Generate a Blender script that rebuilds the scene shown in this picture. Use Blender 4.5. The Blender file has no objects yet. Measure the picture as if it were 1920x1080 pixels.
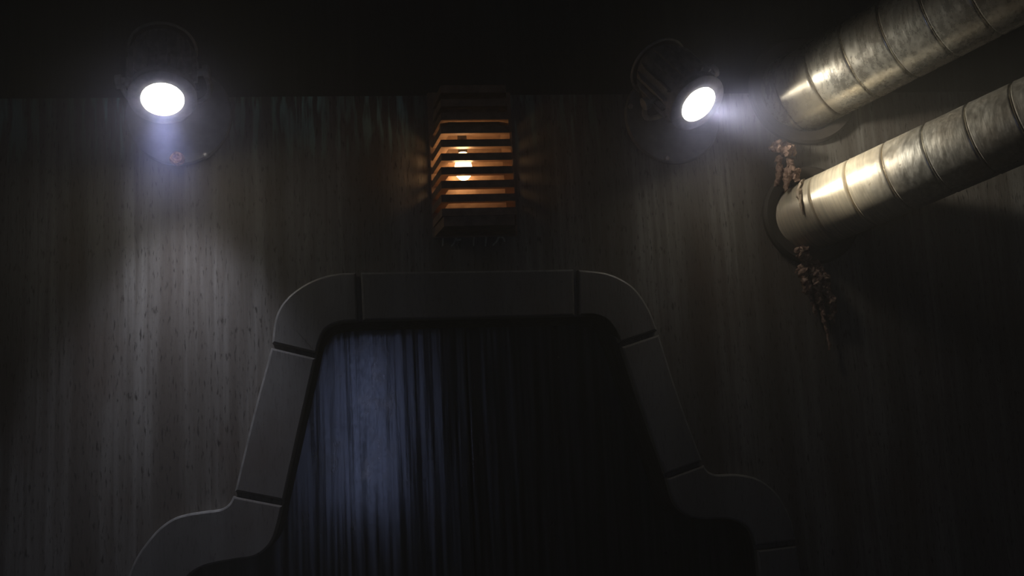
import bpy, bmesh, math, random
from mathutils import Vector, Matrix, noise
SC = bpy.context.scene
COL = SC.collection
R = math.radians

# ------------------------------------------------------------------ camera
cam_d = bpy.data.cameras.new('camera')
cam = bpy.data.objects.new('camera', cam_d)
COL.objects.link(cam)
yaw, pitch, roll = R(-7.43), R(9.0), R(2.94)
ex = Vector((math.cos(yaw), math.sin(yaw), 0))
ey = Vector((-math.sin(yaw), math.cos(yaw), 0))
ez = Vector((0, 0, 1))
fwd = ey * math.cos(pitch) + ez * math.sin(pitch)
tilt = -ey * math.sin(pitch) + ez * math.cos(pitch)
right = ex * math.cos(roll) - tilt * math.sin(roll)
up = ex * math.sin(roll) + tilt * math.cos(roll)
M = Matrix((right, up, -fwd)).transposed().to_4x4()
M.translation = Vector((0, -4.0, 1.7))
cam.matrix_world = M
cam_d.sensor_width = 36
cam_d.lens = 36 * 1950 / 1920
cam_d.clip_start = 0.05
SC.camera = cam

# ------------------------------------------------------------------ world, exposure
w = bpy.data.worlds.new('world')
SC.world = w
w.use_nodes = True
w.node_tree.nodes['Background'].inputs[0].default_value = (0.0, 0.0, 0.0, 1)
SC.view_settings.view_transform = 'Standard'
SC.view_settings.look = 'None'
SC.view_settings.gamma = 1
SC.view_settings.exposure = 0
SC.view_settings.use_curve_mapping = False
SC.cycles.volume_bounces = 0

# lamp powers (used by the lamp builders below)
LEFT_SPOT = 50.0
LEFT_WIDE = .2
RIGHT_SPOT = 125.0
RIGHT_WIDE = .3
LENS_GLOW = 36.0
BULB_GLOW = 20.0
HAZE = 0.055
PANE_GLOW = 3.4

# ------------------------------------------------------------------ materials
def new_mat(name):
    m = bpy.data.materials.new(name)
    m.use_nodes = True
    nt = m.node_tree
    return m, nt, nt.nodes['Principled BSDF']

class NB:
    def __init__(s, nt): s.nt = nt
    def n(s, t, **k):
        x = s.nt.nodes.new(t)
        for a, b in k.items(): setattr(x, a, b)
        return x
    def l(s, a, b): s.nt.links.new(a, b)
    def coords(s, scale, loc=(0, 0, 0)):
        tc = s.n('ShaderNodeTexCoord'); mp = s.n('ShaderNodeMapping')
        mp.inputs['Scale'].default_value = scale
        mp.inputs['Location'].default_value = loc
        s.l(tc.outputs['Object'], mp.inputs['Vector'])
        return mp.outputs[0]
    def noise(s, vec, scale=1, detail=6, rough=.6, dist=0):
        x = s.n('ShaderNodeTexNoise')
        x.inputs['Scale'].default_value = scale; x.inputs['Detail'].default_value = detail
        x.inputs['Roughness'].default_value = rough; x.inputs['Distortion'].default_value = dist
        s.l(vec, x.inputs['Vector'])
        return x.outputs['Fac']
    def ramp(s, fac, stops):
        x = s.n('ShaderNodeValToRGB')
        e = x.color_ramp.elements
        while len(e) < len(stops): e.new(.5)
        for i, (p, c) in enumerate(stops):
            e[i].position = p
            e[i].color = (c, c, c, 1) if not isinstance(c, tuple) else (*c, 1)
        s.l(fac, x.inputs[0])
        return x.outputs[0]
    def mix(s, fac, a, b, mode='MIX'):
        x = s.n('ShaderNodeMix', data_type='RGBA', blend_type=mode)
        for sock, v in ((x.inputs[0], fac), (x.inputs[6], a), (x.inputs[7], b)):
            if isinstance(v, (int, float)): sock.default_value = v
            elif isinstance(v, tuple): sock.default_value = (*v, 1)
            else: s.l(v, sock)
        return x.outputs[2]
    def math(s, op, a, b=0.0):
        x = s.n('ShaderNodeMath', operation=op)
        for sock, v in zip(x.inputs, (a, b)):
            if isinstance(v, (int, float)): sock.default_value = v
            else: s.l(v, sock)
        return x.outputs[0]
    def bump(s, h, strength, dist=.01):
        x = s.n('ShaderNodeBump')
        x.inputs['Strength'].default_value = strength; x.inputs['Distance'].default_value = dist
        s.l(h, x.inputs['Height'])
        return x.outputs[0]

def wall_material(name, base, dark, rust, top_patina=True, streak=1.0):
    m, nt, bs = new_mat(name); b = NB(nt)
    fine = b.noise(b.coords((38, 38, 1.3)), 1, 5, .6)          # long run-off streaks
    broad = b.noise(b.coords((6, 6, .5)), 1, 5, .6)
    cloud = b.noise(b.coords((1.6, 1.6, 1.2)), 1, 6, .65)
    drip = b.noise(b.coords((125, 125, 22)), 1, 3, .55)          # short dark runs and flecks
    speck = b.noise(b.coords((140, 140, 70)), 1, 2, .5)
    c = b.mix(b.ramp(broad, [(.38, 0.0), (.62, 1.0)]), dark, base)
    c = b.mix(b.math('MULTIPLY', b.ramp(fine, [(.40, 1.0), (.60, 0.0)]), .7 * streak), c, dark)
    c = b.mix(b.math('MULTIPLY', b.ramp(cloud, [(.50, 0.0), (.72, 1.0)]), .65), c, rust)
    c = b.mix(b.math('MULTIPLY', b.ramp(drip, [(.575, 0.0), (.66, 1.0)]), .85 * streak), c, (.022, .017, .015))
    c = b.mix(b.math('MULTIPLY', b.ramp(speck, [(.66, 0.0), (.72, 1.0)]), .5), c, (.03, .022, .02))
    if top_patina:
        tc = b.n('ShaderNodeTexCoord'); sx = b.n('ShaderNodeSeparateXYZ')
        b.l(tc.outputs['Object'], sx.inputs[0])
        band = b.n('ShaderNodeMapRange'); band.inputs[1].default_value = 2.86; band.inputs[2].default_value = 3.10
        b.l(sx.outputs[2], band.inputs[0])
        run = b.noise(b.coords((30, 30, 3.4), (3.3, 0, .2)), 1, 3, .5)
        spot = b.noise(b.coords((3.0, 3, 1), (1.1, 0, 0)), 1, 2, .5)
        east = b.n('ShaderNodeMapRange'); east.inputs[1].default_value = 1.0; east.inputs[2].default_value = .3
        b.l(sx.outputs[0], east.inputs[0])
        k = b.math('MULTIPLY', b.ramp(run, [(.50, 0.0), (.60, 1.0)]), band.outputs[0])
        k = b.math('MULTIPLY', k, b.ramp(spot, [(.42, 0.15), (.58, 1.0)]))
        k = b.math('MULTIPLY', k, east.outputs[0])
        c = b.mix(k, c, (.45, .80, .66))
    b.l(c, bs.inputs['Base Color'])
    b.l(b.ramp(fine, [(.3, .75), (.7, .5)]), bs.inputs['Roughness'])
    bs.inputs['Specular IOR Level'].default_value = .3
    h = b.math('ADD', b.math('MULTIPLY', drip, .6), fine)
    b.l(b.bump(h, .25, .004), bs.inputs['Normal'])
    return m

M_WALL = wall_material('streaked_wall_paint', (.25, .235, .208), (.105, .088, .072), (.10, .058, .038))
M_UPPER = wall_material('dark_upper_paint', (.05, .055, .045), (.03, .03, .025), (.04, .03, .022), False)
M_FRAME = wall_material('surround_paint', (.19, .18, .168), (.14, .13, .118), (.10, .066, .046), False, .35)
M_REVEAL = wall_material('dark_reveal', (.035, .03, .027), (.02, .017, .015), (.05, .025, .018), False)  # opening's side faces, darker than the wall front
M_ROOM = wall_material('room_paint', (.07, .07, .06), (.04, .04, .035), (.05, .035, .028), False)

def door_material():
    m, nt, bs = new_mat('wet_door_metal'); b = NB(nt)
    fine = b.noise(b.coords((46, 46, .9)), 1, 6, .65)
    wide = b.noise(b.coords((9, 9, .6)), 1, 4, .6)
    grit = b.noise(b.coords((150, 150, 60)), 1, 4, .7)
    mott = b.noise(b.coords((7, 7, 5)), 1, 6, .7)
    c = b.mix(b.ramp(fine, [(.4, 0.0), (.62, 1.0)]), (.022, .022, .022), (.11, .11, .115))
    c = b.mix(b.ramp(mott, [(.52, 0.0), (.70, .8)]), c, (.06, .05, .04))
    b.l(c, bs.inputs['Base Color'])
    bs.inputs['Metallic'].default_value = .6
    r = b.math('ADD', b.math('MULTIPLY', fine, .55), b.math('MULTIPLY', grit, .25))
    b.l(b.ramp(r, [(.30, .08), (.56, .27)]), bs.inputs['Roughness'])
    b.l(b.ramp(b.math('ADD', b.math('MULTIPLY', fine, .7), b.math('MULTIPLY', mott, .35)), [(.42, .15), (.58, 1.0)]), bs.inputs['Specular IOR Level'])
    h = b.math('ADD', b.math('MULTIPLY', grit, .9), b.math('ADD', b.math('MULTIPLY', fine, .32), b.math('MULTIPLY', wide, .08)))
    b.l(b.bump(h, .06, .002), bs.inputs['Normal'])
    return m
M_DOOR = door_material()

AXIS = Vector((.591, -.782, .195)).normalized()
def duct_material(name, foot_col, foot_metal, f0, f1, r0, r1, p0):
    m, nt, bs = new_mat(name); b = NB(nt)
    tc = b.n('ShaderNodeTexCoord')
    u = AXIS.cross(Vector((0, 0, 1))).normalized(); v = AXIS.cross(u)
    cx = b.n('ShaderNodeCombineXYZ')
    for k, (ax, sc) in enumerate(((AXIS, 150), (u, 7), (v, 7))):
        dt = b.n('ShaderNodeVectorMath', operation='DOT_PRODUCT')
        b.l(tc.outputs['Object'], dt.inputs[0]); dt.inputs[1].default_value = ax * sc
        b.l(dt.outputs['Value'], cx.inputs[k])
    ringy = b.noise(cx.outputs[0], 1, 4, .6)                   # scratches running round the duct
    fine = b.noise(b.coords((60, 60, 9)), 1, 5, .65)
    pit = b.noise(b.coords((16, 16, 16)), 1, 6, .7)
    big = b.noise(b.coords((3.2, 3.2, 3.2)), 1, 4, .6)
    c = b.mix(b.ramp(fine, [(.35, 0.0), (.65, 1.0)]), (.42, .40, .35), (.66, .63, .56))
    c = b.mix(b.math('MULTIPLY', b.ramp(big, [(.46, 0.0), (.66, 1.0)]), .6), c, (.28, .215, .15))
    c = b.mix(b.math('MULTIPLY', b.ramp(pit, [(p0, 0.0), (p0 + .04, 1.0)]), .85), c, (.06, .04, .028))
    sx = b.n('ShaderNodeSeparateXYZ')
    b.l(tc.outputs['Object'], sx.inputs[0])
    foot = b.n('ShaderNodeMapRange'); foot.inputs[1].default_value = f0; foot.inputs[2].default_value = f1   # foot tone coming in towards the wall
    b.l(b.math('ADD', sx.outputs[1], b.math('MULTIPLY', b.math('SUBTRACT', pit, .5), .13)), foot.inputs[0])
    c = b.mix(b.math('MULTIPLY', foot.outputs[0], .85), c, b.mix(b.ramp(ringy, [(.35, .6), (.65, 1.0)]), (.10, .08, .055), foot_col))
    b.l(c, bs.inputs['Base Color'])
    b.l(b.math('SUBTRACT', .88, b.math('MULTIPLY', foot.outputs[0], .88 - foot_metal)), bs.inputs['Metallic'])
    b.l(b.ramp(b.math('ADD', b.math('MULTIPLY', fine, .5), b.math('MULTIPLY', pit, .5)), [(.35, r0), (.65, r1)]), bs.inputs['Roughness'])
    b.l(b.bump(b.math('ADD', b.math('MULTIPLY', fine, .5), b.math('ADD', b.math('MULTIPLY', pit, .3), b.math('MULTIPLY', ringy, .7))), .16, .003), bs.inputs['Normal'])
    return m
M_DUCT_LOW = duct_material('galvanised_duct_lit_foot', (.62, .53, .38), .25, -.46, -.28, .28, .48, .66)  # pale foot: the lamp's bright patch painted into the duct colour
M_DUCT_UP = duct_material('galvanised_duct_dark_foot', (.13, .11, .08), .35, -.27, -.17, .20, .38, .86)  # foot darker and less metallic towards the wall

def simple_mat(name, c1, c2, scale=20, rough=.6, metal=0.0, bump=.2, spec=.4):
    m, nt, bs = new_mat(name); b = NB(nt)
    n = b.noise(b.coords((scale,) * 3), 1, 6, .65)
    b.l(b.mix(b.ramp(n, [(.38, 0.0), (.64, 1.0)]), c1, c2), bs.inputs['Base Color'])
    bs.inputs['Roughness'].default_value = rough
    bs.inputs['Metallic'].default_value = metal
    bs.inputs['Specular IOR Level'].default_value = spec
    b.l(b.bump(n, bump, .004), bs.inputs['Normal'])
    return m
M_LAMP = simple_mat('dark_lamp_metal', (.20, .20, .20), (.34, .335, .33), 30, .45, .2)
M_PLATE = simple_mat('mount_plate_paint', (.13, .125, .12), (.21, .205, .20), 18, .6)
M_RUST = simple_mat('rusty_bolt', (.30, .09, .03), (.75, .40, .22), 60, .7)
M_BOLT = simple_mat('worn_bolt', (.3, .29, .27), (.5, .48, .45), 60, .4, .6)
M_SLAT = simple_mat('brown_vent_enamel', (.17, .10, .062), (.30, .195, .125), 25, .42, .1)
M_COLLAR = simple_mat('dull_collar', (.04, .032, .026), (.065, .053, .043), 16, .7)
M_GUNK = simple_mat('crusted_sealant', (.15, .085, .055), (.42, .28, .21), 60, .75, 0, .9)
M_PAINT = simple_mat('faded_lettering_paint', (.30, .30, .26), (.48, .48, .42), 120, .8)
M_RIM_LIT = simple_mat('lit_rim_tone', (.21, .20, .185), (.35, .335, .31), 25, .45, .3)  # lighter outer rim: the lamp's edge highlight painted into the colour
M_CAULK = simple_mat('pale_caulk', (.40, .31, .22), (.55, .45, .34), 40, .7)

def emit_mat(name, col, strength):
    m, nt, bs = new_mat(name)
    bs.inputs['Base Color'].default_value = (*col, 1)
    bs.inputs['Emission Color'].default_value = (*col, 1)
    bs.inputs['Emission Strength'].default_value = strength
    return m
M_LENS = emit_mat('lit_lens', (1.0, .94, .82), LENS_GLOW)
M_BULB = emit_mat('lit_amber_bulb', (1.0, .60, .27), BULB_GLOW)
M_PANE = emit_mat('bluish_lit_pane', (.50, .60, 1.0), PANE_GLOW)

# ------------------------------------------------------------------ helpers
def obj(name, bm, mat, parent=None, smooth=False):
    bmesh.ops.recalc_face_normals(bm, faces=bm.faces[:])
    me = bpy.data.meshes.new(name)
    bm.to_mesh(me); bm.free()
    me.materials.append(mat)
    if smooth:
        for p in me.polygons: p.use_smooth = True
        me.set_sharp_from_angle(angle=R(38))
    o = bpy.data.objects.new(name, me)
    COL.objects.link(o)
    if parent: o.parent = parent
    return o

def tag(o, label, cat, group=None, kind=None):
    o['label'] = label; o['category'] = cat
    if group: o['group'] = group
    if kind: o['kind'] = kind
    return o

def thing(name, loc, label, cat, group=None, kind=None):
    o = bpy.data.objects.new(name, None)
    o.empty_display_size = .05
    COL.objects.link(o)
    o.location = loc
    return tag(o, label, cat, group, kind)

def box(bm, lo, hi, bevel=0):
    v = [bm.verts.new((x, y, z)) for x in (lo[0], hi[0]) for y in (lo[1], hi[1]) for z in (lo[2], hi[2])]
    fs = [bm.faces.new([v[i] for i in q]) for q in ((0, 1, 3, 2), (4, 6, 7, 5), (0, 4, 5, 1), (2, 3, 7, 6), (0, 2, 6, 4), (1, 5, 7, 3))]
    if bevel:
        es = list({e for f in fs for e in f.edges})
        bmesh.ops.bevel(bm, geom=es, offset=bevel, segments=2, affect='EDGES')

def frame_of(d):
    d = Vector(d).normalized()
    a = Vector((0, 0, 1)) if abs(d.z) < .9 else Vector((0, 1, 0))
    u = d.cross(a).normalized()
    return d, u, u.cross(d).normalized()

def lathe(bm, base, d, prof, n=48, cap=(False, False)):
    """prof: (distance along d, radius)"""
    d, u, v = frame_of(d)
    base = Vector(base)
    rings = []
    for t, r in prof:
        rings.append([bm.verts.new(base + d * t + (u * math.cos(2 * math.pi * k / n) + v * math.sin(2 * math.pi * k / n)) * r) for k in range(n)])
    for a, b in zip(rings, rings[1:]):
        for k in range(n):
            bm.faces.new((a[k], a[(k + 1) % n], b[(k + 1) % n], b[k]))
    if cap[0]: bm.faces.new(rings[0][::-1])
    if cap[1]: bm.faces.new(rings[-1])

def tube(bm, pts, radii, n=8, rough=0, seed=0):
    pts = [Vector(p) for p in pts]
    rings = []
    u = None
    for i, p in enumerate(pts):
        t = (pts[min(i + 1, len(pts) - 1)] - pts[max(i - 1, 0)]).normalized()
        u = frame_of(t)[1] if u is None else (u - t * u.dot(t)).normalized()      # carried along, so the skin does not twist
        v = t.cross(u)
        r = radii[i] if isinstance(radii, (list, tuple)) else radii
        ring = []
        for k in range(n):
            a = 2 * math.pi * k / n
            q = p + (u * math.cos(a) + v * math.sin(a)) * r
            if rough: q += (noise.noise_vector((q + Vector((seed, 0, 0))) * 55) + noise.noise_vector((q + Vector((seed, 3, 0))) * 150) * .6) * rough * min(r, .02) * 2
            ring.append(bm.verts.new(q))
        rings.append(ring)
    for a, b in zip(rings, rings[1:]):
        for k in range(n):
            bm.faces.new((a[k], a[(k + 1) % n], b[(k + 1) % n], b[k]))
    bm.faces.new(rings[0][::-1]); bm.faces.new(rings[-1])

def spline(pts, per=6, closed=False):
    out = []
    P = [Vector(p) for p in pts]
    for i in range(len(P) - 1):
        p0 = P[i - 1] if i else P[i] * 2 - P[i + 1]
        p3 = P[i + 2] if i + 2 < len(P) else P[i + 1] * 2 - P[i]
        p1, p2 = P[i], P[i + 1]
        # centripetal-like damping keeps long straight runs straight
        L = (p2 - p1).length
        m1 = (p2 - p0) * (L / max((p2 - p1).length + (p1 - p0).length, 1e-6))
        m2 = (p3 - p1) * (L / max((p3 - p2).length + (p2 - p1).length, 1e-6))
        for k in range(per):
            t = k / per
            out.append((2 * t**3 - 3 * t**2 + 1) * p1 + (t**3 - 2 * t**2 + t) * m1 + (-2 * t**3 + 3 * t**2) * p2 + (t**3 - t**2) * m2)
    out.append(P[-1])
    return out

def prism(bm, poly, y0, y1, bevel=0, alt=0):
    """polygon in the wall's x,z plane pushed from y0 (front) to y1; rounded front edge; the last 'worn' sides take material 1"""
    P = [Vector((p[0], p[1])) for p in poly]
    P = [p for k, p in enumerate(P) if (p - P[k - 1]).length > 1e-5]
    n = len(P)
    area = sum(P[k].x * P[(k + 1) % n].y - P[(k + 1) % n].x * P[k].y for k in range(n))
    sg = 1 if area > 0 else -1
    def inset(w):
        out = []
        for k in range(n):
            a = (P[k] - P[k - 1]).normalized(); b = (P[(k + 1) % n] - P[k]).normalized()
            na = Vector((-a.y, a.x)) * sg; nb = Vector((-b.y, b.x)) * sg
            m = na + nb
            out.append(P[k] + m * (w / max(m.length_squared / 2, .35)))
        return out
    rows = [(P, y1)]
    if bevel: rows += [(P, y0 + bevel), (inset(bevel * .3), y0 + bevel * .3), (inset(bevel), y0)]
    else: rows += [(P, y0)]
    V = [[bm.verts.new((p.x, y, p.y)) for p in q] for q, y in rows]
    bm.faces.new(V[-1]); bm.faces.new(V[0][::-1])
    for A, B in zip(V, V[1:]):
        for k in range(n):
            f = bm.faces.new((A[k], A[(k + 1) % n], B[(k + 1) % n], B[k]))
            if alt and n - alt <= k < n - 1: f.material_index = 1

# ------------------------------------------------------------------ doorway outline (metres on the wall: x, z)
INNER = [(-.768, 0), (-.762, .6), (-.755, 1.05), (-.741, 1.232), (-.723, 1.301), (-.691, 1.333), (-.643, 1.354), (-.545, 1.368), (-.469, 1.377), (-.416, 1.417), (-.388, 1.482),
         (-.369, 1.561), (-.239, 2.097), (-.224, 2.153), (-.199, 2.197), (-.152, 2.219), (-.07, 2.225), (.766, 2.216), (.833, 2.213), (.884, 2.192),
         (.915, 2.144), (.933, 2.095), (.973, 1.943), (1.076, 1.581), (1.102, 1.477), (1.147, 1.43), (1.198, 1.413), (1.321, 1.404), (1.388, 1.366),
         (1.412, 1.292), (1.414, 1.187), (1.416, .76), (1.418, 0)]
OUTER = [(-.962, 0), (-.957, .6), (-.948, 1.05), (-.931, 1.245), (-.913, 1.336), (-.884, 1.403), (-.844, 1.458), (-.807, 1.497), (-.76, 1.528), (-.713, 1.541), (-.647, 1.548),
         (-.591, 1.553), (-.562, 1.57), (-.543, 1.604), (-.473, 1.884), (-.401, 2.143), (-.388, 2.24), (-.36, 2.3), (-.309, 2.35), (-.238, 2.389), (-.158, 2.409),
         (-.073, 2.411), (.773, 2.399), (.903, 2.378), (.996, 2.324), (1.054, 2.236), (1.086, 2.138), (1.155, 1.86), (1.226, 1.624), (1.241, 1.595),
         (1.272, 1.579), (1.357, 1.575), (1.441, 1.552), (1.512, 1.493), (1.557, 1.399), (1.573, 1.301), (1.578, 1.177), (1.580, .75), (1.582, 0)]
inner_s = spline(INNER, 5)

# ------------------------------------------------------------------ setting
TOP = 3.13
X0, X1, YB, ZC = -3.2, 4.6, -6.5, 4.7
bm = bmesh.new()
poly = [Vector((X0, 0)), Vector((X0, TOP)), Vector((X1, TOP)), Vector((X1, 0))] + list(reversed(inner_s))
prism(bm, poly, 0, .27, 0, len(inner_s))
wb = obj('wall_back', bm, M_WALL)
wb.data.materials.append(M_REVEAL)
tag(wb, 'streaked grey metal back wall around the tapered doorway', 'wall', kind='structure')
bm = bmesh.new(); box(bm, (X0, .015, TOP + .002), (X1, .27, ZC))
tag(obj('wall_upper', bm, M_UPPER), 'dark set-back upper wall above the green streaked edge', 'wall', kind='structure')
bm = bmesh.new(); box(bm, (X0 - .1, YB, 0), (X0, .27, ZC))
tag(obj('wall_left', bm, M_ROOM), 'dark plain side wall beyond the first lamp', 'wall', kind='structure')
bm = bmesh.new(); box(bm, (X1, YB, 0), (X1 + .1, .27, ZC))
tag(obj('wall_right', bm, M_ROOM), 'dark plain side wall that the two ducts run into', 'wall', kind='structure')
bm = bmesh.new(); box(bm, (X0 - .1, YB, -.1), (X1 + .1, .6, 0))
tag(obj('floor', bm, M_ROOM), 'dark bare floor in front of the doorway', 'floor', kind='structure')
bm = bmesh.new(); box(bm, (X0 - .1, YB, ZC), (X1 + .1, .27, ZC + .1))
tag(obj('ceiling', bm, M_ROOM), 'dark ceiling high over the lamps', 'ceiling', kind='structure')
# wall behind the camera, with the tall lit window whose reflection lies on the wet door
wx0, wx1, wz0, wz1 = -.36, .04, 1.2, 2.85
bm = bmesh.new()
for lo, hi in (((X0 - .1, 0), (wx0, ZC)), ((wx1, 0), (X1 + .1, ZC)), ((wx0, 0), (wx1, wz0)), ((wx0, wz1), (wx1, ZC))):
    box(bm, (lo[0], YB - .12, lo[1]), (hi[0], YB, hi[1]))
tag(obj('wall_front', bm, M_ROOM), 'dark wall facing the doorway with a tall lit window', 'wall', kind='structure')
win = thing('window_1', (0, 0, 0), 'tall narrow bluish lit window facing the doorway', 'window', kind='structure')
bm = bmesh.new()
box(bm, (wx0, YB - .10, wz0), (wx1, YB - .08, wz1))
obj('pane', bm, M_PANE, win)
bm = bmesh.new()
for lo, hi in (((wx0 - .05, wz0 - .05), (wx0, wz1 + .05)), ((wx1, wz0 - .05), (wx1 + .05, wz1 + .05)), ((wx0, wz0 - .05), (wx1, wz0)), ((wx0, wz1), (wx1, wz1 + .05))):
    box(bm, (lo[0], YB, lo[1]), (hi[0], YB + .02, hi[1]))
obj('window_frame', bm, M_ROOM, win)

# door leaves, set back in the opening
door = thing('door_1', (.35, .27, 0), 'dark wet two-leaf metal door set back in the tapered surround', 'door', kind='structure')
for a, b_, lab in ((-1.05, .348, 'left leaf with a bluish sheen'), (.357, 1.75, 'right leaf, dark and dull')):
    bm = bmesh.new()
    box(bm, (a - .35, .003, 0.005), (b_ - .35, .06, 2.42), .005)
    lf = obj('door_leaf', bm, M_DOOR, door, True)
    lf['label'] = lab

# surround blocks between the dark joints
CUT_I = [0, 4, 11, 12, 16, 17, 21, 23, 29, 32]
CUT_O = [0, 3, 13, 15, 21, 22, 26, 28, 35, 38]
sur = thing('trim_1', (0, 0, 0), 'grey tapered doorway surround of thick blocks with dark joints', 'door surround', kind='structure')
G = .009
def run(P, a, b, ga, gb):
    s = spline(P[a:b + 1], 8) if b - a > 1 else [Vector(P[a]), Vector(P[b])]
    s = [Vector(q) for q in s]
    def trim(q):
        left = G
        while (q[1] - q[0]).length <= left + .004:
            left -= (q[1] - q[0]).length; q.pop(0)
        q[0] = q[0] + (q[1] - q[0]).normalized() * left
    if ga: trim(s)
    if gb: s.reverse(); trim(s); s.reverse()
    return s
for k in range(len(CUT_I) - 1):
    ga, gb = k > 0, k < len(CUT_I) - 2
    i = run(INNER, CUT_I[k], CUT_I[k + 1], ga, gb)
    o = run(OUTER, CUT_O[k], CUT_O[k + 1], ga, gb)
    bm = bmesh.new()
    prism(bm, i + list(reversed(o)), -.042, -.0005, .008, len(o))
    obj('surround_block', bm, M_FRAME, sur).data.materials.append(M_RIM_LIT)

# ------------------------------------------------------------------ flood lamps
def flood_lamp(name, plate, lens, axis, label, group, bolts, rust_bolt):
    root = thing(name, (plate[0], 0, plate[1]), label, 'lamp', group)
    O = Vector((plate[0], 0, plate[1]))
    lens = Vector(lens) - O
    d, u, v = frame_of(axis)
    # round mounting plate on the wall
    bm = bmesh.new()
    lathe(bm, (0, 0, 0), (0, -1, 0), [(.0005, .2), (.014, .2), (.02, .194), (.02, .0001)], 64, (True, False))
    mp = obj('mount_plate', bm, M_PLATE, root, True)
    for bx, bz in bolts:
        bm = bmesh.new()
        lathe(bm, (bx, -.02, bz), (0, -1, 0), [(0, .011), (.008, .011), (.011, .006), (.011, .0001)], 6)
        obj('bolt', bm, M_BOLT, mp)
    if rust_bolt:
        bm = bmesh.new()
        bx, bz = rust_bolt
        lathe(bm, (bx, -.018, bz), (0, -1, 0), [(0, .026), (.014, .027), (.03, .022), (.032, .013), (.018, .011), (.016, .0001)], 20)
        for vv in bm.verts: vv.co += noise.noise_vector(vv.co * 70) * .004
        rb = obj('rusted_bolt', bm, M_RUST, mp, True); rb['label'] = 'orange rusted bolt with a hollow centre'
    # barrel
    r = .118
    rear = lens - d * .30
    bm = bmesh.new()
    lathe(bm, rear, d, [(0, .0001), (0, .05), (.012, .085), (.04, .105), (.10, r - .012), (.27, r - .012), (.272, r), (.312, r + .002), (.318, r - .006), (.321, .084), (.321, .075), (.315, .0735), (.27, .0735)], 48)
    barrel = obj('housing', bm, M_LAMP, root, True)
    # cooling fins down the barrel
    nf = 18
    for k in range(nf):
        a = 2 * math.pi * k / nf
        n = u * math.cos(a) + v * math.sin(a)
        t = d.cross(n)
        bm = bmesh.new()
        pr = [(.02, .085), (.05, .112), (.10, .128), (.262, .128), (.262, .10), (.05, .09)]
        A = [bm.verts.new(rear + d * s + n * q + t * .004) for s, q in pr]
        B = [bm.verts.new(rear + d * s + n * q - t * .004) for s, q in pr]
        bm.faces.new(A); bm.faces.new(B[::-1])
        for q in range(len(pr)):
            bm.faces.new((A[q], B[q], B[(q + 1) % len(pr)], A[(q + 1) % len(pr)]))
        obj('cooling_fin', bm, M_LAMP, barrel)
    # rear hoop
    bm = bmesh.new()
    ring = [rear + d * .03 + (u * math.cos(2 * math.pi * k / 40) + v * math.sin(2 * math.pi * k / 40)) * .122 for k in range(41)]
    tube(bm, ring, .006, 8)
    obj('rear_hoop', bm, M_LAMP, barrel, True)
    # domed glass
    bm = bmesh.new()
    lathe(bm, rear, d, [(.27, .0715), (.312, .072), (.323, .064), (.331, .048), (.336, .024), (.338, .0001)], 40)
    obj('lens', bm, M_LENS, root, True)
    # yoke from plate to both pivots
    side = d.cross(Vector((0, -1, 0))).normalized()
    piv = rear + d * .19
    bm = bmesh.new()
    pts = []
    for s in (1, -1):
        seq = [piv + side * s * .150, piv * .72 + side * s * .153, piv * .42 + side * s * .13, piv * .28 + side * s * .06]
        pts += seq if s == 1 else seq[::-1]
    pts = spline(pts, 5)
    tube(bm, pts, .011, 8)
    yk = obj('yoke', bm, M_LAMP, root, True)
    for s in (1, -1):
        bm = bmesh.new()
        lathe(bm, piv + side * s * .11, side * s, [(0, .014), (.035, .014), (.036, .026), (.056, .026), (.06, .02), (.06, .0001)], 16)
        obj('pivot_knob', bm, M_LAMP, yk, True)
    bm = bmesh.new()
    lathe(bm, (0, -.02, 0), piv, [(0, .035), (.02, .032), (.05, .022), (piv.length * .34, .02)], 20, (False, True))
    obj('stem', bm, M_LAMP, yk, True)
    return root, lens, d

def spot(name, parent, loc, direction, power, angle, blend, color, size=.065):
    ld = bpy.data.lights.new(name, 'SPOT')
    ld.energy = power; ld.spot_size = R(angle); ld.spot_blend = blend
    ld.color = color; ld.shadow_soft_size = size
    o = bpy.data.objects.new(name, ld); COL.objects.link(o)
    o.parent = parent
    o.location = loc
    o.rotation_euler = Vector(direction).to_track_quat('-Z', 'Y').to_euler()
    return o

LG = 'flood lamps on round wall plates'
lampA, lp, d = flood_lamp('flood_lamp', (-.742, 3.054), (-0.750, -.28, 3.036), (.03, -.15, -.25),
    'lit flood lamp tipped straight down with an orange rusted bolt below', LG, [(.10, -.165)], (-.004, -.180))
spot('lamp_beam', lampA, lp + d * .06, (.02, .20, -1), LEFT_SPOT, 67, 1.0, (.76, .79, 1.0))
LENS_A = lp + Vector((-.742, 0, 3.054))
spot('lamp_spill', lampA, lp + d * .06, (.1, -.1, -1), LEFT_WIDE, 150, 1.0, (.80, .84, 1.0))
lampB, lp, d = flood_lamp('flood_lamp', (1.221, 3.029), (1.234, -.28, 2.998), (.09, -.15, -.196),
    'lit flood lamp turned towards the two round ducts', LG, [(-.177, .041), (-.042, -.195 + .015)], None)
LENS_B = lp + Vector((1.221, 0, 3.029))
spot('lamp_beam', lampB, lp + d * .065 + Vector((0, .02, .02)), (.72, -.05, -.08), RIGHT_SPOT, 77, 1.0, (1.0, .93, .80))
spot('lamp_spill', lampB, lp + d * .06, (.3, .0, -1), RIGHT_WIDE, 150, 1.0, (1.0, .80, .62))

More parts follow.
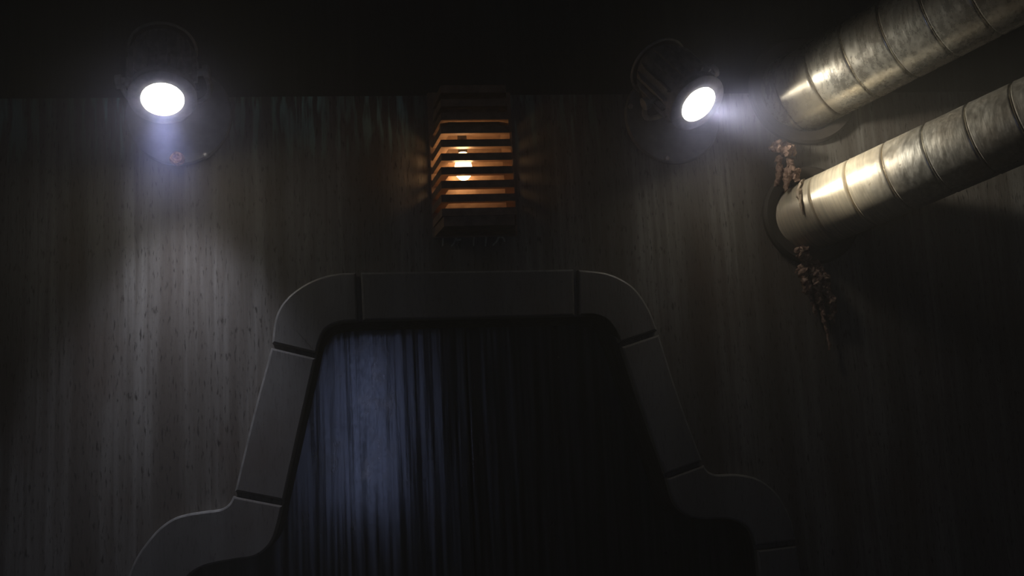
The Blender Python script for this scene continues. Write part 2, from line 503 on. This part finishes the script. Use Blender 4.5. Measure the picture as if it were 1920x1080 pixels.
# ------------------------------------------------------------------ louvred amber lamp over the door
lv = thing('louvred_lamp', (.386, 0, 2.58), 'brown louvred wall lamp with a lit amber bulb over the door', 'lamp')
LZ = 2.58
def slat_plan(hw_wall, hw_front, depth):
    return [(-hw_wall, -.002), (-hw_front, -depth), (hw_front, -depth), (hw_wall, -.002)]
def louvre(k):
    z = 2.641 + .0535 * k - LZ
    s = 1 - .013 * max(k, 0)
    outer = slat_plan(.166 * s, .140 * s, .2)
    inn = slat_plan(.166 * s - .036, .140 * s - .030, .155)
    h = .029
    bm = bmesh.new()
    rows = []
    # lip bottom, lip top, plate inner top, plate inner bottom
    for pl, zz in ((outer, z), (outer, z + h), (inn, z + .010), (inn, z + .005)):
        rows.append([bm.verts.new((x, y, zz)) for x, y in pl])
    for a in range(4):
        A, B = rows[a], rows[(a + 1) % 4]
        for q in range(3):
            bm.faces.new((A[q], A[q + 1], B[q + 1], B[q]))
    return bm
for k in range(-1, 9):
    obj('slat', louvre(k), M_SLAT, lv)
bm = bmesh.new(); box(bm, (-.168, -.012, -.035), (.168, -.0005, .56), .004)
obj('back_plate', bm, M_SLAT, lv)
bm = bmesh.new()
prism_pts = slat_plan(.160, .134, .192)
for z0, z1 in ((-.03, .008),):
    lo = [bm.verts.new((x, y, z0)) for x, y in prism_pts]; hi = [bm.verts.new((x, y, z1)) for x, y in prism_pts]
    bm.faces.new(lo); bm.faces.new(hi[::-1])
    for q in range(4): bm.faces.new((lo[q], lo[(q + 1) % 4], hi[(q + 1) % 4], hi[q]))
obj('bottom_cap', bm, M_SLAT, lv)
bm = bmesh.new()
pp = slat_plan(.145, .122, .19)
lo = [bm.verts.new((x, y, 3.090 - LZ)) for x, y in pp]; hi = [bm.verts.new((x * .96, y * .95, 3.108 - LZ)) for x, y in pp]
bm.faces.new(lo); bm.faces.new(hi[::-1])
for q in range(4): bm.faces.new((lo[q], lo[(q + 1) % 4], hi[(q + 1) % 4], hi[q]))
obj('top_cap', bm, M_SLAT, lv)
bm = bmesh.new()
lathe(bm, (-.042, -.085, .175), (0, 0, 1), [(0, .0001), (.004, .016), (.02, .030), (.045, .036), (.07, .030), (.09, .018), (.11, .015), (.11, .0001)], 24)
obj('bulb', bm, M_BULB, lv, True)
bm = bmesh.new(); box(bm, (-.118, -.145, .362), (.118, -.004, .370))
obj('light_shield', bm, M_SLAT, lv)  # unseen plate added to keep bulb light out of the top gaps
bm = bmesh.new()
lathe(bm, (-.042, -.085, .285), (0, 0, 1), [(0, .018), (.076, .018), (.076, .0001)], 20, (True, False))
obj('bulb_socket', bm, M_LAMP, lv, True)

# ------------------------------------------------------------------ round ducts
DD = Vector((.591, -.782, .195)).normalized()
def duct(name, base, radius, joints, length, mat, label):
    root = thing(name, base, label, 'duct', 'round galvanised ducts')
    ends = [-.30] + joints
    while ends[-1] + .165 < length: ends.append(ends[-1] + .165)
    d, u, v = frame_of(DD)
    rot = Matrix((u, v, d)).transposed().to_4x4()
    for i, (a, b) in enumerate(zip(ends, ends[1:])):
        bm = bmesh.new()
        rr = radius
        lathe(bm, d * a, d, [(t, q) for t, q in ((0, rr - .009), (.0035, rr - .004), (.008, rr + .001), (.016, rr), (b - a - .012, rr), (b - a - .006, rr - .001), (b - a - .001, rr - .006), (b - a, rr - .009))], 64)
        for co, no in ((Vector((0, -.002, 0)), Vector((0, 1, 0))), (Vector((X1 - .002 - base[0], 0, 0)), Vector((1, 0, 0)))):   # trimmed flush with the walls
            bmesh.ops.bisect_plane(bm, geom=bm.verts[:] + bm.edges[:] + bm.faces[:], plane_co=co, plane_no=no, clear_outer=True)
        if len(bm.faces): obj('duct_section', bm, mat, root, True)
        else: bm.free()
    bm = bmesh.new()
    q = radius
    lathe(bm, (0, 0, 0), (0, -1, 0), [(.0005, q + .012), (.0005, q + .062), (.022, q + .062), (.034, q + .052), (.034, q + .028), (.028, q + .012)], 64)
    obj('wall_collar', bm, M_COLLAR, root, True)
    return root
duct('round_duct', (1.773, 0, 2.600), .143, [.09, .25, .41, .575, .74, .905], 4.75, M_DUCT_LOW, 'lower round metal duct, brightly lit, over the crusted hanging strands')
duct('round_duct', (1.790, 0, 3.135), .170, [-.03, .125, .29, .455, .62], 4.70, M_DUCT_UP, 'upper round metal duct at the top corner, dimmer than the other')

# caulk strip peeling along the lower duct's foot
bm = bmesh.new()
pts = []
d, u, v = frame_of(DD)
for k in range(14):
    a = R(-62 + k * 6.2)
    q = Vector((1.773, 0, 2.600)) + d * .05 - right * math.cos(a) * .0 
    pts.append(q + (-Vector((.80, .58, -.10)).normalized() * math.cos(a) + Vector((.0, .24, .97)).normalized() * math.sin(-a)) * .149)
tube(bm, pts, [.003 + .008 * math.sin(math.pi * k / 13) for k in range(14)], 6, .5, 3)
tag(obj('caulk_strip', bm, M_CAULK), 'pale peeling caulk strip along the foot of the lower duct', 'caulk')

# ------------------------------------------------------------------ crusted sealant
def crust(root, name, pts, radii, seed, n=18):
    P = spline(pts, 20)
    rr = []
    for i in range(len(P)):
        t = i / (len(P) - 1) * (len(radii) - 1)
        j = min(int(t), len(radii) - 2)
        rr.append((radii[j] + (radii[j + 1] - radii[j]) * (t - j)) * (1 + .5 * noise.noise(Vector((i * .10, seed, 0)))))
    bm = bmesh.new()
    tube(bm, P, rr, n, .38, seed)
    o = obj(name, bm, M_GUNK, root)
    o.data.polygons.foreach_set('use_smooth', [True] * len(o.data.polygons))
    return o
def cl(x, z, y=-.03): return Vector((x, y, z))
g = thing('crusted_sealant', (1.74, -.01, 2.43), 'ragged brown strands hanging below the lower duct collar', 'sealant', 'crusted sealant around the duct collars')
def strand(nm, pts, radii, seed):
    crust(g, nm, [cl(x - 1.74, z - 2.43, y + .01) for x, y, z in pts], radii, seed)
strand('lump', [(1.672, -.05, 2.452), (1.695, -.055, 2.447), (1.72, -.05, 2.425), (1.738, -.045, 2.41)], [.008, .024, .022, .008], 1)
strand('strand', [(1.70, -.03, 2.395), (1.71, -.04, 2.35), (1.718, -.04, 2.30), (1.728, -.035, 2.25)], [.010, .022, .018, .006], 2)
strand('strand', [(1.745, -.03, 2.40), (1.752, -.05, 2.34), (1.757, -.045, 2.27), (1.770, -.035, 2.21), (1.776, -.035, 2.18)], [.012, .022, .013, .012, .005], 3)
strand('strand', [(1.78, -.03, 2.39), (1.785, -.04, 2.33), (1.795, -.045, 2.28), (1.812, -.035, 2.23), (1.82, -.03, 2.19), (1.80, -.03, 2.165)], [.010, .022, .014, .016, .010, .004], 4)
strand('strand', [(1.774, -.034, 2.20), (1.776, -.032, 2.155), (1.785, -.03, 2.11), (1.785, -.03, 2.085), (1.792, -.028, 2.065), (1.785, -.028, 2.04)], [.006, .008, .006, .004, .006, .002], 5)
strand('strand', [(1.715, -.02, 2.375), (1.69, -.025, 2.375), (1.675, -.025, 2.36)], [.006, .006, .002], 6)
strand('lump', [(1.72, -.02, 2.41), (1.75, -.03, 2.385), (1.785, -.025, 2.40)], [.014, .022, .012], 7)
strand('strand', [(1.735, -.025, 2.24), (1.745, -.025, 2.20), (1.75, -.02, 2.18)], [.008, .008, .003], 8)
strand('strand', [(1.79, -.03, 2.18), (1.815, -.03, 2.175), (1.822, -.03, 2.15)], [.006, .007, .002], 9)
g = thing('crusted_sealant', (1.66, -.01, 2.82), 'brown crust packed between the two duct collars', 'sealant', 'crusted sealant around the duct collars')
def strand2(nm, pts, radii, seed):
    crust(g, nm, [cl(x - 1.66, z - 2.82, y + .01) for x, y, z in pts], radii, seed)
strand2('lump', [(1.612, -.035, 2.885), (1.65, -.05, 2.88), (1.69, -.05, 2.868), (1.72, -.035, 2.862)], [.010, .026, .022, .010], 11)
strand2('strand', [(1.655, -.02, 2.85), (1.65, -.03, 2.80), (1.645, -.03, 2.76), (1.628, -.03, 2.735), (1.618, -.03, 2.715)], [.010, .013, .012, .009, .003], 12)
strand2('strand', [(1.70, -.02, 2.84), (1.695, -.035, 2.80), (1.70, -.05, 2.765), (1.712, -.05, 2.735)], [.010, .016, .018, .010], 13)
strand2('strand', [(1.66, -.03, 2.775), (1.685, -.04, 2.765), (1.715, -.05, 2.775), (1.725, -.05, 2.79)], [.008, .016, .014, .006], 14)
strand2('strand', [(1.675, -.03, 2.79), (1.672, -.05, 2.75), (1.66, -.055, 2.715), (1.652, -.06, 2.69)], [.012, .014, .010, .004], 15)

# ------------------------------------------------------------------ faded lettering under the louvred lamp
let = thing('painted_lettering', (.217, 0, 2.613), 'row of five faint painted characters under the louvred lamp', 'lettering')
GL = [
    [[(160, 205), (340, 215)], [(235, 210), (250, 420), (235, 590)], [(255, 320), (375, 345), (340, 240)]],
    [[(500, 205), (650, 225)], [(560, 220), (565, 380), (500, 540), (440, 590)], [(540, 450), (690, 440)]],
    [[(900, 205), (1080, 200)], [(930, 220), (1005, 330), (985, 450), (975, 600)], [(1005, 350), (1090, 345), (1070, 230)]],
    [[(1190, 210), (1385, 200)], [(1270, 220), (1285, 420), (1255, 620)], [(1290, 380), (1390, 350), (1330, 290)]],
    [[(1510, 220), (1680, 255)], [(1560, 235), (1585, 400), (1520, 520), (1430, 600)], [(1590, 400), (1690, 420), (1725, 520)]],
]
for gl in GL:
    bm = bmesh.new()
    for st in gl:
        P = spline([(p[0] * .000165, -p[1] * .00017) for p in st], 4) if len(st) > 2 else [Vector((p[0] * .000165, -p[1] * .00017)) for p in st]
        hw = .0045
        Lf, Rt = [], []
        for i, p in enumerate(P):
            t = (P[min(i + 1, len(P) - 1)] - P[max(i - 1, 0)]).normalized()
            n = Vector((-t.y, t.x)) * hw * (1 - .45 * i / len(P))
            Lf.append(p + n); Rt.append(p - n)
        prism(bm, Lf + Rt[::-1], -.0022, -.0005)
    obj('character', bm, M_PAINT, let)

# ------------------------------------------------------------------ haze filling the room
bm = bmesh.new(); box(bm, (X0 + .01, YB + .03, .01), (X1 - .01, .26, ZC - .01))
hm = bpy.data.materials.new('thin_haze'); hm.use_nodes = True
nt = hm.node_tree; nt.nodes.clear()
out = nt.nodes.new('ShaderNodeOutputMaterial'); vs = nt.nodes.new('ShaderNodeVolumeScatter')
vs.inputs['Color'].default_value = (1.0, .94, .82, 1); vs.inputs['Density'].default_value = HAZE
vs.inputs['Anisotropy'].default_value = .2
nt.links.new(vs.outputs[0], out.inputs['Volume'])
tag(obj('haze', bm, hm), 'thin bluish haze hanging in the whole room', 'haze', kind='stuff')

# scatter volumes added to imitate camera glow: mist thickest at each lens, thinning outwards
for o, c, BLOOM_DENSITY, lab in ((lampA, LENS_A, .78, 'thin bluish mist volume added around the lamp tipped straight down'), (lampB, LENS_B, .56, 'thin bluish mist volume added around the lamp turned to the ducts')):
    RM = .62
    bm = bmesh.new()
    bmesh.ops.create_icosphere(bm, subdivisions=3, radius=RM)
    for p in bm.verts:
        if p.co.y + c.y > -.03: p.co.y = -.03 - c.y
    mm = bpy.data.materials.new('lamp_bloom'); mm.use_nodes = True
    nt = mm.node_tree; nt.nodes.clear(); b = NB(nt)
    out = b.n('ShaderNodeOutputMaterial'); vs = b.n('ShaderNodeVolumeScatter')
    tc = b.n('ShaderNodeTexCoord'); ln = b.n('ShaderNodeVectorMath', operation='LENGTH')
    b.l(tc.outputs['Object'], ln.inputs[0])
    k = b.n('ShaderNodeMapRange'); k.inputs[1].default_value = RM; k.inputs[2].default_value = 0.0
    b.l(ln.outputs['Value'], k.inputs[0])
    b.l(b.math('MULTIPLY', b.math('POWER', k.outputs[0], 2.2), BLOOM_DENSITY), vs.inputs['Density'])
    vs.inputs['Color'].default_value = (.50, .55, 1.0, 1)
    b.l(vs.outputs[0], out.inputs['Volume'])
    m_ = tag(obj('bloom', bm, mm), lab, 'bloom', kind='stuff')
    m_.location = c
